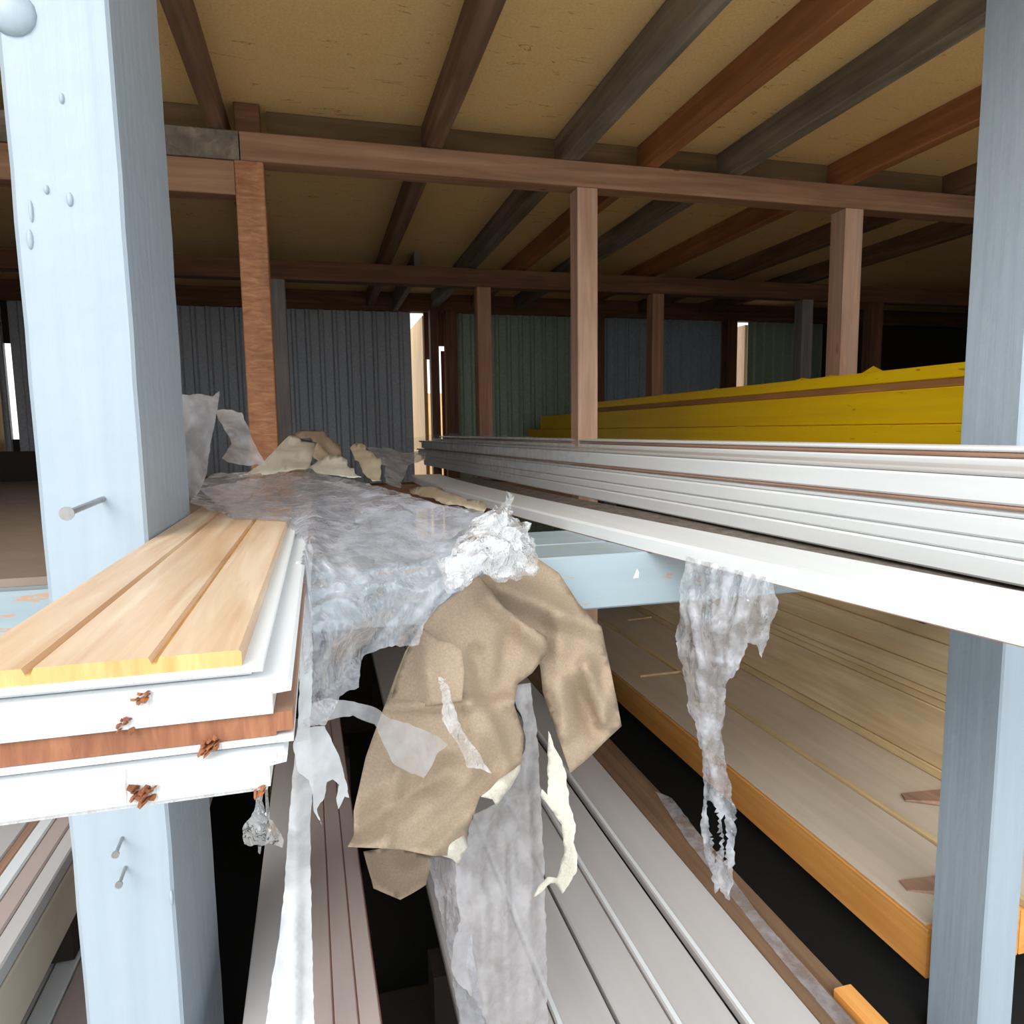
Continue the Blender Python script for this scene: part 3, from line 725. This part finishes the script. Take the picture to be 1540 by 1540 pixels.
# tilted brown grey boards between the left post and the grey pile
def tl(x0, x1, y0, y1, t, lift=0.0, mat='mauve', name='primed_board'):
    def P(y): return (-0.017 * (y - 1.05), y, 0.6 + lift - 0.081 * (y - 1.05))
    return extrude(name, chamfer(x0, x1, -t, 0, 0.002), [P(y0), P(y1)], M[mat], None, 'Y')
tag(tl(-0.154, -0.068, 0.62, 2.6, 0.05, -0.006, 'greyboard'), 'grey board sloping down left of the draped film strip', 'board')
for i, (a, b, lb) in enumerate(((-0.064, -0.0185, 'mauve grey board beside the draped film strip'), (-0.0165, 0.0185, 'mauve grey board between two thin red brown lines'), (0.0205, 0.0515, 'mauve grey board at the edge of the black hole'))):
    o = tag(tl(a, b, 0.62, 2.7, 0.045, 0.0), lb, 'board', 'mauve boards sloping down behind the draped film')
    e = tl(b + .0001, b + .0018, 0.62, 2.7, 0.04, -0.001, 'redwood', 'raw_edge'); e.location -= o.location; e.parent = o
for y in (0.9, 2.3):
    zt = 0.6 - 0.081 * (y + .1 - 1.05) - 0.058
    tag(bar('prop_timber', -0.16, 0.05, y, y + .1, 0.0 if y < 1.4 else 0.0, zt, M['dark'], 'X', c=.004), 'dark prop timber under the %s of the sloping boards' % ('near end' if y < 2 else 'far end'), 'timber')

# left lower stacks
for i, (lb, x0, x1, mt, dz) in enumerate((
    ('dusty grey board farthest left in the low left stack', -1.1, -0.625, 'greyboard', -.004),
    ('bare brown edged board in the low left stack', -0.622, -0.602, 'edge_brown', -.002),
    ('narrow white edged board in the low left stack', -0.600, -0.572, 'white', 0.002),
    ('mauve grey board in the low left stack', -0.570, -0.535, 'mauve', 0.0),
    ('grey board on the right rim of the low left stack', -0.533, -0.502, 'greyboard', 0.0))):
    tag(bar('stacked_board', x0, x1, 0.8, 3.6, 0.672 + dz, 0.70 + dz, M[mt], 'Y'), lb, 'board', 'boards of the low left stack')
tag(bar('stacked_timber', -1.1, -0.502, 0.8, 3.6, 0.565, 0.667, M['planed'], 'Y'), 'brown timber pack under the boards of the low left stack', 'timber')
for y in (1.5, 3.4):
    tag(bar('bearer', -1.1, -0.52, y, y + .08, 0.455, 0.564, M['dark'], 'X'), 'dark bearer between the left stacks, %s one' % ('front' if y < 2 else 'back'), 'timber')
for i, (lb, x0, x1, mt) in enumerate((('grey board lowest left, under the brown timber pack', -1.1, -0.56, 'greyboard'), ('white edged board at the bottom left by the post', -0.557, -0.515, 'white'), ('mauve board close left of the white post at the bottom', -0.512, -0.44, 'mauve'), ('grey board half behind the white post at the bottom', -0.437, -0.36, 'greyboard'))):
    tag(bar('stacked_board', x0, x1, 0.85, 3.6, 0.40, 0.45, M[mt], 'Y'), lb, 'board', 'boards at the bottom left')
for y in (1.5, 3.5):
    tag(bar('bearer', -1.1, -0.36, y, y + .1, 0.119, 0.399, M['dark'], 'X'), 'dark bearer under the bottom left boards, %s one' % ('front' if y < 2 else 'back'), 'timber')

# honey beam and spruce stack at the lower right
HX = 1.405; HZ = 0.25
hb = tag(bar('glulam_beam', HX, 1.70, 1.315, 4.6, 0.119, HZ, M['glulam'], 'Y', c=.003), 'honey coloured planed beam beside the black gap, lower right', 'beam')
tag(bar('planed_board', HX + .006, 1.712, 1.33, 4.6, HZ + .0005, HZ + .008, M['planed'], 'Y', c=.002), 'grey beige planed board lying on the honey coloured beam', 'board')
tag(bar('glulam_beam', 1.703, 2.6, 1.315, 4.6, 0.119, HZ - .004, M['glulam'], 'Y', c=.003), 'second honey beam just right of the first, under the beige board', 'beam')
tag(bar('planed_board', 1.738, 2.06, 1.33, 4.6, HZ - .0035, HZ + .004, M['planed'], 'Y', c=.002), 'grey beige planed board between the lath and the spruce stack', 'board')
tag(bar('lath', 1.714, 1.735, 1.30, 4.4, HZ - .0035, HZ + .016, M['lath'], 'Y', c=.001), 'thin pale lath running between the two beige boards', 'lath')
SP = (('thin spruce lath edge at the foot of the spruce stack', 2.052, .034, 'lath'), ('tall knotty spruce beam lowest in the spruce stack', 2.058, .215, 'spruce'), ('narrow spruce board above the tall knotty beam', 2.062, .030, 'spruce'), ('second narrow spruce board above the tall knotty beam', 2.057, .022, 'spruce'),
      ('spruce plank in the middle of the stack, third above the knotty beam', 2.060, .075, 'spruce'), ('spruce plank near the top of the spruce stack', 2.064, .10, 'spruce'), ('topmost spruce plank in the shade of the white boards', 2.066, .16, 'spruce'))
zz = HZ + .0045
for lb, x0, t, mt in SP:
    tag(bar('spruce_plank', x0, 2.185, 1.34, 4.6, zz, zz + t, M[mt], 'Y', c=.0035), lb, 'plank', 'spruce planks at the lower right'); zz += t + .0012
SPRUCE_TOP = zz
for y, w_ in ((1.7, 'near'), (3.9, 'far')):
    tag(bar('bearer', 1.74, 2.19, y, y + .12, SPRUCE_TOP, 1.3845, M['dark'], 'X', c=.003), 'dark timber block under the %s end of the yellow stack' % w_, 'timber')

q = at(1392, 1200, Z=HZ + .02)
tag(link('timber_wedge', [(q[0] - .06, q[1] + .02, HZ + .0085), (q[0] + .13, q[1] - .10, HZ + .0085), (q[0] + .16, q[1] + .0, HZ + .0085), (q[0] - .04, q[1] + .06, HZ + .0085), (q[0] - .06, q[1] + .02, HZ + .012), (q[0] + .13, q[1] - .10, HZ + .035), (q[0] + .16, q[1], HZ + .035), (q[0] - .04, q[1] + .06, HZ + .012)],
     [(0, 1, 2, 3), (4, 5, 6, 7), (0, 1, 5, 4), (1, 2, 6, 5), (2, 3, 7, 6), (3, 0, 4, 7)], M['edge_brown']), 'small wood wedge on the beige board by the right post, upper one', 'wedge')
q = at(1388, 1338, Z=HZ + .02)
tag(link('timber_wedge', [(q[0] - .03, q[1] + .02, HZ + .0085), (q[0] + .11, q[1] - .06, HZ + .0085), (q[0] + .14, q[1] + .02, HZ + .0085), (q[0] - .02, q[1] + .06, HZ + .0085), (q[0] - .03, q[1] + .02, HZ + .012), (q[0] + .11, q[1] - .06, HZ + .03), (q[0] + .14, q[1] + .02, HZ + .03), (q[0] - .02, q[1] + .06, HZ + .012)],
     [(0, 1, 2, 3), (4, 5, 6, 7), (0, 1, 5, 4), (1, 2, 6, 5), (2, 3, 7, 6), (3, 0, 4, 7)], M['edge_brown']), 'small wood wedge half hidden by the right post, lower one', 'wedge')
for lb, a, b in (('thin pale stick lying across the beige board, lower of two', (962, 1017), (1024, 1010)), ('thin pale stick lying across the beige board, upper of two', (944, 933), (996, 926))):
    p, r_ = Vector(at(*a, Z=HZ + .014)), Vector(at(*b, Z=HZ + .014))
    tag(tube('stick', p, r_, .006, .006, M['lath'], None, 6), lb, 'stick')

# ================================================================== plastic film and paper
K = sheet
RESTS += [(PL - .002, -0.046, 0.46, 3.3, 1.3665), (-0.046, -0.0225, 0.46, 3.3, 1.345), (-3, -.02, 1.3, 4.3, 1.263)]
o = K('kraft_paper', [(715, 875), (745, 850), (795, 832), (839, 862), (869, 909), (903, 943), (918, 1010), (933, 1092), (895, 1130), (856, 1163), (842, 1120), (829, 1082), (815, 1040), (812, 1004), (800, 957), (738, 922)],
      [(741, 879, 1.22), (795, 832, 1.285), (869, 909, 1.26), (903, 943, 1.27), (933, 1092, 1.23), (856, 1163, 1.17), (829, 1082, 1.22), (822, 980, 1.24), (860, 1010, 1.17)],
      M['kraft'], step=8, amp=.004, s=9, thick=.0006, seed=11, folds=[(755, 885, 900, 945, 30, .045), (848, 1005, 890, 1085, 30, -.04), (880, 1000, 905, 1085, 16, .03), (838, 930, 846, 1100, 24, .03), (905, 1085, 930, 1000, 18, .02)])
tag(o, 'brown kraft paper sheet hanging at the right, in front of the shelf beam', 'paper')
o = K('kraft_paper', [(717, 862), (758, 914), (790, 938), (822, 958), (821, 984), (800, 1012), (778, 1028), (772, 1060), (787, 1105), (783, 1153), (760, 1178), (746, 1211), (738, 1198), (722, 1196), (702, 1250), (702, 1270), (689, 1300), (672, 1286), (652, 1287), (601, 1277), (522, 1273), (532, 1256), (532, 1220), (541, 1180), (550, 1138), (561, 1105), (579, 1058), (595, 1015), (609, 980), (636, 936), (663, 909), (690, 889)],
      [(717, 862, 1.16), (822, 958, 1.17), (778, 1028, 1.15), (783, 1153, 1.10), (702, 1250, 1.02), (522, 1273, .90), (532, 1220, .95), (579, 1058, 1.10), (636, 936, 1.14), (640, 1080, 1.05), (700, 1000, 1.09), (640, 1200, .97), (720, 1100, 1.04)],
      M['kraft'], step=8, amp=.003, s=10, thick=.0006, seed=12, folds=[(579, 1062, 775, 1055, 18, .028), (715, 985, 730, 1055, 22, -.030), (640, 1290, 785, 1150, 26, .032), (535, 1245, 670, 1160, 34, -.036), (735, 900, 815, 965, 26, .03), (730, 1075, 760, 1150, 18, .02), (690, 1060, 705, 1120, 12, -.014), (770, 930, 745, 1050, 22, -.02), (600, 1150, 580, 1270, 14, .012)])
tag(o, 'large torn sheet of brown kraft paper hanging under the bunched film', 'paper')
for pl, ct, sd in (([(722, 1198), (736, 1188), (750, 1172), (768, 1160), (783, 1148), (781, 1160), (768, 1184), (757, 1196), (746, 1213), (740, 1202)], [(722, 1198, .985), (783, 1148, 1.07), (746, 1213, 1.0), (757, 1180, .985)], 81),
                   ([(652, 1284), (664, 1262), (682, 1258), (697, 1254), (704, 1272), (697, 1284), (689, 1302), (680, 1292), (668, 1288)], [(652, 1284, .965), (697, 1254, 1.0), (689, 1302, .985), (680, 1274, .965)], 82)):
    K('curled_edge', pl, ct, M['cream'], step=5, amp=.002, s=20, thick=.0005, seed=sd, parent=o)['label'] = 'pale curled torn edge'
o = K('kraft_paper', [(636, 944), (658, 962), (680, 966), (694, 978), (698, 1010), (694, 1054), (640, 1062), (585, 1062), (600, 1010), (614, 975)],
      [(636, 944, 1.12), (694, 980, 1.07), (694, 1054, 1.03), (585, 1062, 1.085), (614, 975, 1.115), (640, 1010, 1.055)], M['kraft'], step=7, amp=.002, s=12, thick=.0005, seed=13, folds=[(640, 960, 650, 1058, 22, .012)])
tag(o, 'smaller flap of brown paper lying over the large torn sheet', 'paper')
o = K('torn_strip', [(824, 1094), (831, 1121), (842, 1140), (850, 1162), (855, 1209), (865, 1240), (861, 1267), (868, 1287), (865, 1314), (844, 1344), (833, 1327), (826, 1328), (812, 1342), (800, 1350), (806, 1338), (822, 1318), (836, 1320), (848, 1283), (843, 1240), (824, 1212), (812, 1196), (814, 1186), (824, 1196), (822, 1155)],
      [(824, 1094, 1.16), (850, 1180, 1.10), (865, 1240, 1.07), (845, 1260, 1.08), (866, 1300, 1.03), (840, 1340, 1.06), (800, 1350, 1.10), (814, 1190, 1.11)], M['cream'], step=5, amp=.004, s=26, thick=.0004, seed=14, jag=.8)
tag(o, 'cream torn paper strip curling down below the brown paper', 'paper')

o = K('plastic_film', [(285, 757), (300, 730), (320, 714), (360, 712), (406, 712), (463, 710), (536, 725), (590, 738), (650, 757), (724, 771), (741, 790), (720, 830), (700, 862), (677, 896), (650, 920), (636, 940), (629, 970), (606, 972), (582, 973), (545, 987), (540, 1010), (538, 1034), (520, 1040), (508, 1048), (490, 1090), (454, 1094), (456, 1030), (459, 970), (457, 886), (458, 860), (458, 838), (458, 820), (452, 808), (432, 797), (400, 790), (354, 784), (328, 772)],
      [(285, 757, 1.33), (320, 714, 1.75), (406, 712, 1.75), (463, 708, 1.7), (536, 725, 1.5), (650, 757, 1.32), (741, 790, 1.13), (700, 862, 1.06), (636, 940, 1.04), (629, 970, 1.05), (545, 987, .98), (500, 1070, .90), (456, 1090, .86), (459, 970, .88), (457, 886, .95), (458, 838, 1.0), (440, 797, 1.12), (400, 788, 1.17), (354, 782, 1.2), (328, 770, 1.25), (560, 860, .98), (600, 790, 1.14), (470, 770, 1.17), (400, 750, 1.36), (540, 930, .95)],
      M['film'], step=6, amp=.004, s=10, amp2=.0012, s2=40, jag=1.5, seed=21, crum=.012, cs=16, pull=[(735, 815, 9, .014), (440, 790, 6, .006)],
      folds=[(463, 800, 560, 960, 16, .012), (430, 735, 520, 790, 12, .010), (480, 740, 720, 785, 14, .012), (560, 880, 650, 890, 20, .015), (600, 960, 500, 900, 14, .010), (620, 780, 590, 850, 12, .008)])
tag(o, 'big clear plastic film draped over the pine planks and hanging in front', 'plastic film')
o = K('plastic_film', [(300, 736), (340, 728), (420, 716), (520, 728), (600, 748), (680, 764), (735, 776), (690, 800), (640, 840), (570, 850), (500, 810), (462, 806), (420, 792), (350, 780)],
      [(300, 736, 1.42), (420, 716, 1.68), (520, 728, 1.46), (735, 776, 1.15), (640, 840, 1.03), (500, 810, 1.06), (420, 792, 1.14), (350, 780, 1.21), (600, 790, 1.12)], M['film_thin'], step=6, amp=.005, s=12, amp2=.001, s2=40, jag=1.5, seed=27, pull=[(730, 790, 8, .014)])
tag(o, 'second layer of clear film folded on top of the pine planks', 'plastic film')
bunch = [(700, 800), (712, 780), (732, 772), (738, 762), (748, 768), (757, 752), (752, 744), (760, 748), (768, 746), (766, 758), (768, 781), (780, 786), (793, 790), (790, 802), (802, 822), (796, 832), (802, 846), (800, 868), (786, 866), (772, 876), (758, 873), (748, 880), (736, 876), (722, 862), (704, 874), (690, 890), (668, 896), (655, 884), (660, 862), (655, 846), (672, 838), (678, 820)]
for i in range(3):
    cx, cy = 730, 830; sc = (1.0, 0.93, 0.82)[i]
    pl = [(cx + (x - cx) * sc + (0, 4, -3)[i], cy + (y - cy) * sc + (0, -2, 4)[i]) for x, y in bunch]
    dy = (0, -.022, -.04)[i]
    ob = K('plastic_film' if i == 0 else 'crumpled_layer', pl, [(700, 800, 1.12 + dy), (768, 750, 1.15 + dy), (800, 860, 1.14 + dy), (740, 878, 1.06 + dy), (660, 890, 1.04 + dy), (730, 830, 1.06 + dy)], M['film_bunch'], step=5, amp=.010, s=22, amp2=.003, s2=60, crum=.03, cs=38, jag=2.2, seed=31 + i, parent=None if i == 0 else bn)
    if i == 0: bn = tag(ob, 'bunched up crumpled clear film glinting above the brown paper', 'plastic film')
o = K('plastic_film', [(490, 1050), (531, 1055), (565, 1065), (589, 1082), (615, 1088), (640, 1099), (662, 1110), (674, 1120), (655, 1136), (648, 1152), (636, 1170), (612, 1160), (589, 1146), (574, 1115), (562, 1089), (531, 1076), (490, 1084), (447, 1092), (452, 1066)],
      [(447, 1092, .86), (490, 1060, .89), (562, 1078, .93), (640, 1099, .96), (674, 1120, .98), (636, 1170, .94), (589, 1140, .93)], M['film_grey'], step=6, amp=.003, s=20, amp2=.001, s2=60, jag=1.2, seed=41)
tag(o, 'dusty film tongue stretched from the planks over the brown paper', 'plastic film')
o = K('plastic_film', [(658, 1018), (670, 1021), (675, 1040), (680, 1058), (686, 1080), (694, 1099), (708, 1118), (721, 1136), (737, 1163), (722, 1156), (700, 1154), (697, 1138), (687, 1119), (674, 1100), (663, 1082), (664, 1064), (663, 1045)],
      [(658, 1018, 1.03), (680, 1060, 1.0), (694, 1110, .975), (737, 1163, .97), (663, 1080, 1.0)], M['film_bunch'], step=4.5, amp=.004, s=40, amp2=.002, s2=90, jag=1.0, seed=42)
tag(o, 'small glinting shred of clear film stuck on the brown paper', 'plastic film')
o = K('plastic_film', [(488, 1092), (511, 1139), (520, 1175), (525, 1200), (518, 1198), (508, 1217), (505, 1200), (509, 1180), (500, 1172), (491, 1176), (488, 1200), (477, 1217), (484, 1241), (472, 1220), (470, 1196), (464, 1173), (447, 1160), (440, 1120), (450, 1095)],
      [(488, 1092, .89), (525, 1200, .9), (484, 1241, .89), (440, 1120, .86), (490, 1150, .88)], M['film_milky'], step=5, amp=.003, s=24, jag=.8, seed=43)
tag(o, 'milky torn film with ragged fingers hanging over the mauve boards', 'plastic film')
o = K('plastic_film', [(447, 1092), (452, 970), (456, 880), (459, 830), (464, 812), (470, 830), (466, 900), (470, 1000), (466, 1090), (470, 1180), (466, 1250), (468, 1400), (472, 1545), (398, 1545), (420, 1400), (428, 1330), (433, 1240), (440, 1160)],
      [(447, 1092, .84), (456, 880, .93), (464, 812, 1.04), (470, 1000, .88), (470, 1180, .95), (433, 1240, .95), (468, 1400, 1.02), (398, 1545, .93), (472, 1545, .93), (425, 1340, 1.03)], M['film_milky'], step=8, amp=.004, s=10, jag=.8, seed=44, folds=[(455, 900, 445, 1250, 10, .008), (445, 1250, 440, 1540, 14, .012)])
tag(o, 'long milky film strip falling from the planks down over the grey board', 'plastic film')
o = K('plastic_film', [(386, 1188), (394, 1188), (394, 1208), (398, 1222), (417, 1246), (425, 1262), (424, 1275), (404, 1267), (392, 1272), (390, 1284), (386, 1280), (387, 1270), (376, 1272), (366, 1268), (362, 1244), (372, 1230), (380, 1218)],
      [(390, 1202, .50), (417, 1246, .51), (366, 1268, .51), (390, 1250, .485), (404, 1267, .50)], M['film_bunch'], step=4.5, amp=.006, s=50, amp2=.003, s2=110, jag=1.0, seed=45)
tag(o, 'small knotted tuft of film under the corner of the plank stack', 'plastic film')
o = K('plastic_film', [(777, 1030), (797, 1027), (803, 1075), (809, 1121), (813, 1210), (817, 1290), (821, 1420), (824, 1545), (735, 1545), (712, 1500), (690, 1480), (679, 1459), (681, 1420), (692, 1385), (686, 1345), (684, 1300), (702, 1262), (712, 1225), (745, 1209), (780, 1155), (790, 1120), (787, 1088), (772, 1050)],
      [(777, 1030, 1.17), (797, 1027, 1.18), (809, 1121, 1.17), (817, 1290, 1.19), (824, 1545, 1.17), (735, 1545, 1.12), (679, 1459, 1.12), (690, 1310, 1.13), (745, 1209, 1.13), (760, 1400, 1.10)], M['film_grey'], step=7, amp=.002, s=7, jag=1.5, seed=46, pull=[(795, 1000, 16, .010)], folds=[(720, 1290, 730, 1540, 14, .016), (790, 1100, 800, 1540, 14, .014), (755, 1260, 765, 1540, 12, .012)])
tag(o, 'wide dusty film curtain hanging down over the low grey boards', 'plastic film')
o = K('plastic_film', [(686, 1295), (697, 1320), (706, 1400), (716, 1480), (728, 1545), (690, 1545), (676, 1440), (660, 1370), (642, 1292), (652, 1288)],
      [(686, 1295, 1.15), (728, 1545, 1.1), (690, 1545, 1.12), (642, 1292, 1.25), (676, 1420, 1.15)], M['film'], step=7, amp=.006, s=20, amp2=.002, s2=60, jag=1.5, seed=47)
tag(o, 'crinkled clear film along the left edge of the low grey boards', 'plastic film')
o = K('plastic_film', [(1027, 838), (1060, 846), (1100, 856), (1163, 874), (1165, 903), (1156, 945), (1150, 980), (1141, 990), (1135, 970), (1120, 967), (1112, 990), (1103, 1017), (1089, 1024), (1086, 1075), (1084, 1122), (1094, 1170), (1103, 1220), (1104, 1240), (1099, 1324), (1093, 1354), (1081, 1334), (1076, 1344), (1062, 1300), (1050, 1240), (1054, 1189), (1055, 1139), (1044, 1100), (1032, 1065), (1025, 1011), (1013, 957), (1018, 916)],
      [(1027, 838, 1.19), (1163, 874, .985), (1150, 980, .985), (1013, 957, 1.16), (1055, 1139, 1.09), (1084, 1122, 1.05), (1093, 1354, 1.03), (1050, 1240, 1.08), (1080, 940, 1.03), (1075, 1030, 1.06)], M['film'], step=5, amp=.004, s=18, amp2=.0015, s2=50, jag=1.3, seed=48, crum=.012, cs=34, pull=[(1068, 1180, 14, .012)],
      folds=[(1030, 850, 1060, 1140, 9, .012), (1060, 850, 1075, 1000, 8, .010), (1110, 870, 1090, 1000, 9, .010), (1145, 880, 1140, 970, 8, .010), (1062, 1140, 1095, 1330, 7, .010)],
      holes=([(1062, 1200), (1071, 1206), (1078, 1228), (1078, 1262), (1073, 1300), (1068, 1262), (1061, 1224)], [(1082, 1230), (1087, 1222), (1090, 1256), (1086, 1300), (1082, 1262)]))
tag(o, 'clear film rag hanging from the wide white board, twisted to a tail', 'plastic film')
# film over the far end of the white pile
FP = [(600, 662), (640, 655), (680, 652), (760, 654), (850, 660), (905, 668), (880, 692), (830, 706), (790, 722), (762, 718), (735, 706), (690, 690), (650, 680), (612, 674)]
def pile(px, py):
    q = ray(px, py); return (0.98 + .052 - .014) / (q[0] / q[1] + .065)
o = K('plastic_film', FP, [(x, y, pile(x, y)) for x, y in FP + [(680, 670), (760, 685), (820, 685), (720, 675)]], M['film_wrap'], step=5, amp=.0, s=5, jag=.8, seed=49)
tag(o, 'grey film wrapped over the far end of the white pile', 'plastic film')

DP = [(985, 1190), (1010, 1200), (1060, 1265), (1140, 1375), (1215, 1460), (1290, 1545), (1262, 1545), (1180, 1450), (1100, 1350), (1030, 1260)]
o = K('plastic_film', DP, [(x, y, float(at(x, y, Z=GZ1 + .012)[1])) for x, y in DP + [(1080, 1310), (1150, 1400)]], M['film_thin'], step=7, amp=.003, s=14, jag=.6, seed=50)
tag(o, 'strip of dusty film lying along the brown edge beside the black gap', 'plastic film')

# crumpled paper and film behind the draped film
for lb, mt, pl, ct, sd in (
    ('pale dusty film sheet standing against the left post', 'film_grey', [(270, 598), (284, 601), (300, 600), (318, 604), (328, 594), (326, 612), (318, 660), (311, 712), (300, 740), (287, 756), (276, 740), (268, 700), (266, 640)], [(270, 598, 1.5), (328, 594, 1.55), (311, 712, 1.5), (287, 756, 1.4), (268, 700, 1.42)], 61),
    ('crinkled whitish film beside the sawn post', 'film_grey', [(322, 626), (345, 622), (362, 624), (372, 650), (378, 668), (388, 686), (400, 706), (370, 704), (340, 694), (334, 688), (346, 674), (338, 656), (328, 640)], [(322, 626, 1.75), (372, 650, 1.7), (400, 706, 1.65), (340, 694, 1.75), (345, 660, 1.6)], 62),
    ('whitish paper sheet lying crumpled in front of the sawn post', 'cream', [(356, 722), (376, 712), (396, 696), (424, 666), (436, 659), (470, 666), (478, 676), (470, 690), (462, 708), (440, 712), (400, 716)], [(356, 722, 1.7), (424, 666, 2.3), (478, 676, 2.2), (462, 708, 1.8), (400, 714, 1.72)], 63),
    ('brown paper curl standing up behind the film heap', 'kraft', [(440, 656), (455, 648), (472, 648), (482, 650), (496, 662), (512, 672), (514, 690), (496, 692), (478, 700), (466, 690), (474, 670), (458, 662)], [(440, 656, 2.4), (472, 648, 2.4), (514, 680, 2.2), (478, 700, 2.0), (474, 670, 2.1)], 64),
    ('cream paper fold lying on the film heap', 'cream', [(462, 706), (480, 694), (505, 690), (520, 694), (524, 706), (540, 722), (510, 722), (476, 716)], [(462, 706, 1.75), (505, 690, 1.9), (540, 722, 1.55), (476, 716, 1.62)], 65),
    ('brownish paper tatter left of the wide white board end', 'kraft_pale', [(524, 676), (535, 668), (548, 672), (558, 684), (570, 700), (572, 726), (556, 728), (544, 712), (532, 694)], [(524, 676, 2.2), (548, 672, 2.2), (572, 726, 1.7), (544, 712, 1.8)], 66),
    ('loose grey film draped over the end of the wide white board', 'film_grey', [(548, 672), (575, 676), (605, 680), (640, 682), (636, 694), (612, 702), (606, 716), (598, 738), (578, 728), (574, 706), (560, 690)], [(548, 672, 2.8), (640, 682, 2.9), (606, 716, 2.45), (590, 735, 2.2), (574, 706, 2.4)], 67),
    ('kraft paper lying on the shelf under the wide white board', 'kraft_pale', [(612, 738), (640, 732), (690, 748), (730, 764), (724, 772), (690, 766), (650, 757)], [(612, 738, 2.2), (690, 748, 2.0), (730, 764, 1.8), (650, 757, 1.85)], 68),
):
    o = K('paper_scrap' if mt in ('cream', 'kraft', 'kraft_pale') else 'plastic_film', pl, ct, M[mt], step=5, amp=.012, s=9, amp2=.002, s2=40, crum=.05, cs=9, jag=.8, seed=sd, thick=.0005 if mt in ('cream', 'kraft', 'kraft_pale') else 0)
    tag(o, lb, 'paper' if mt in ('cream', 'kraft', 'kraft_pale') else 'plastic film')
o = K('paper_scrap', [(545, 1280), (600, 1272), (650, 1290), (640, 1330), (600, 1352), (560, 1335)], [(545, 1280, 1.5), (650, 1290, 1.5), (600, 1352, 1.4)], M['kraft'], step=7, amp=.01, s=10, seed=71, thick=.0005)
tag(o, 'dim brown paper down in the dark hole between the low boards', 'paper')
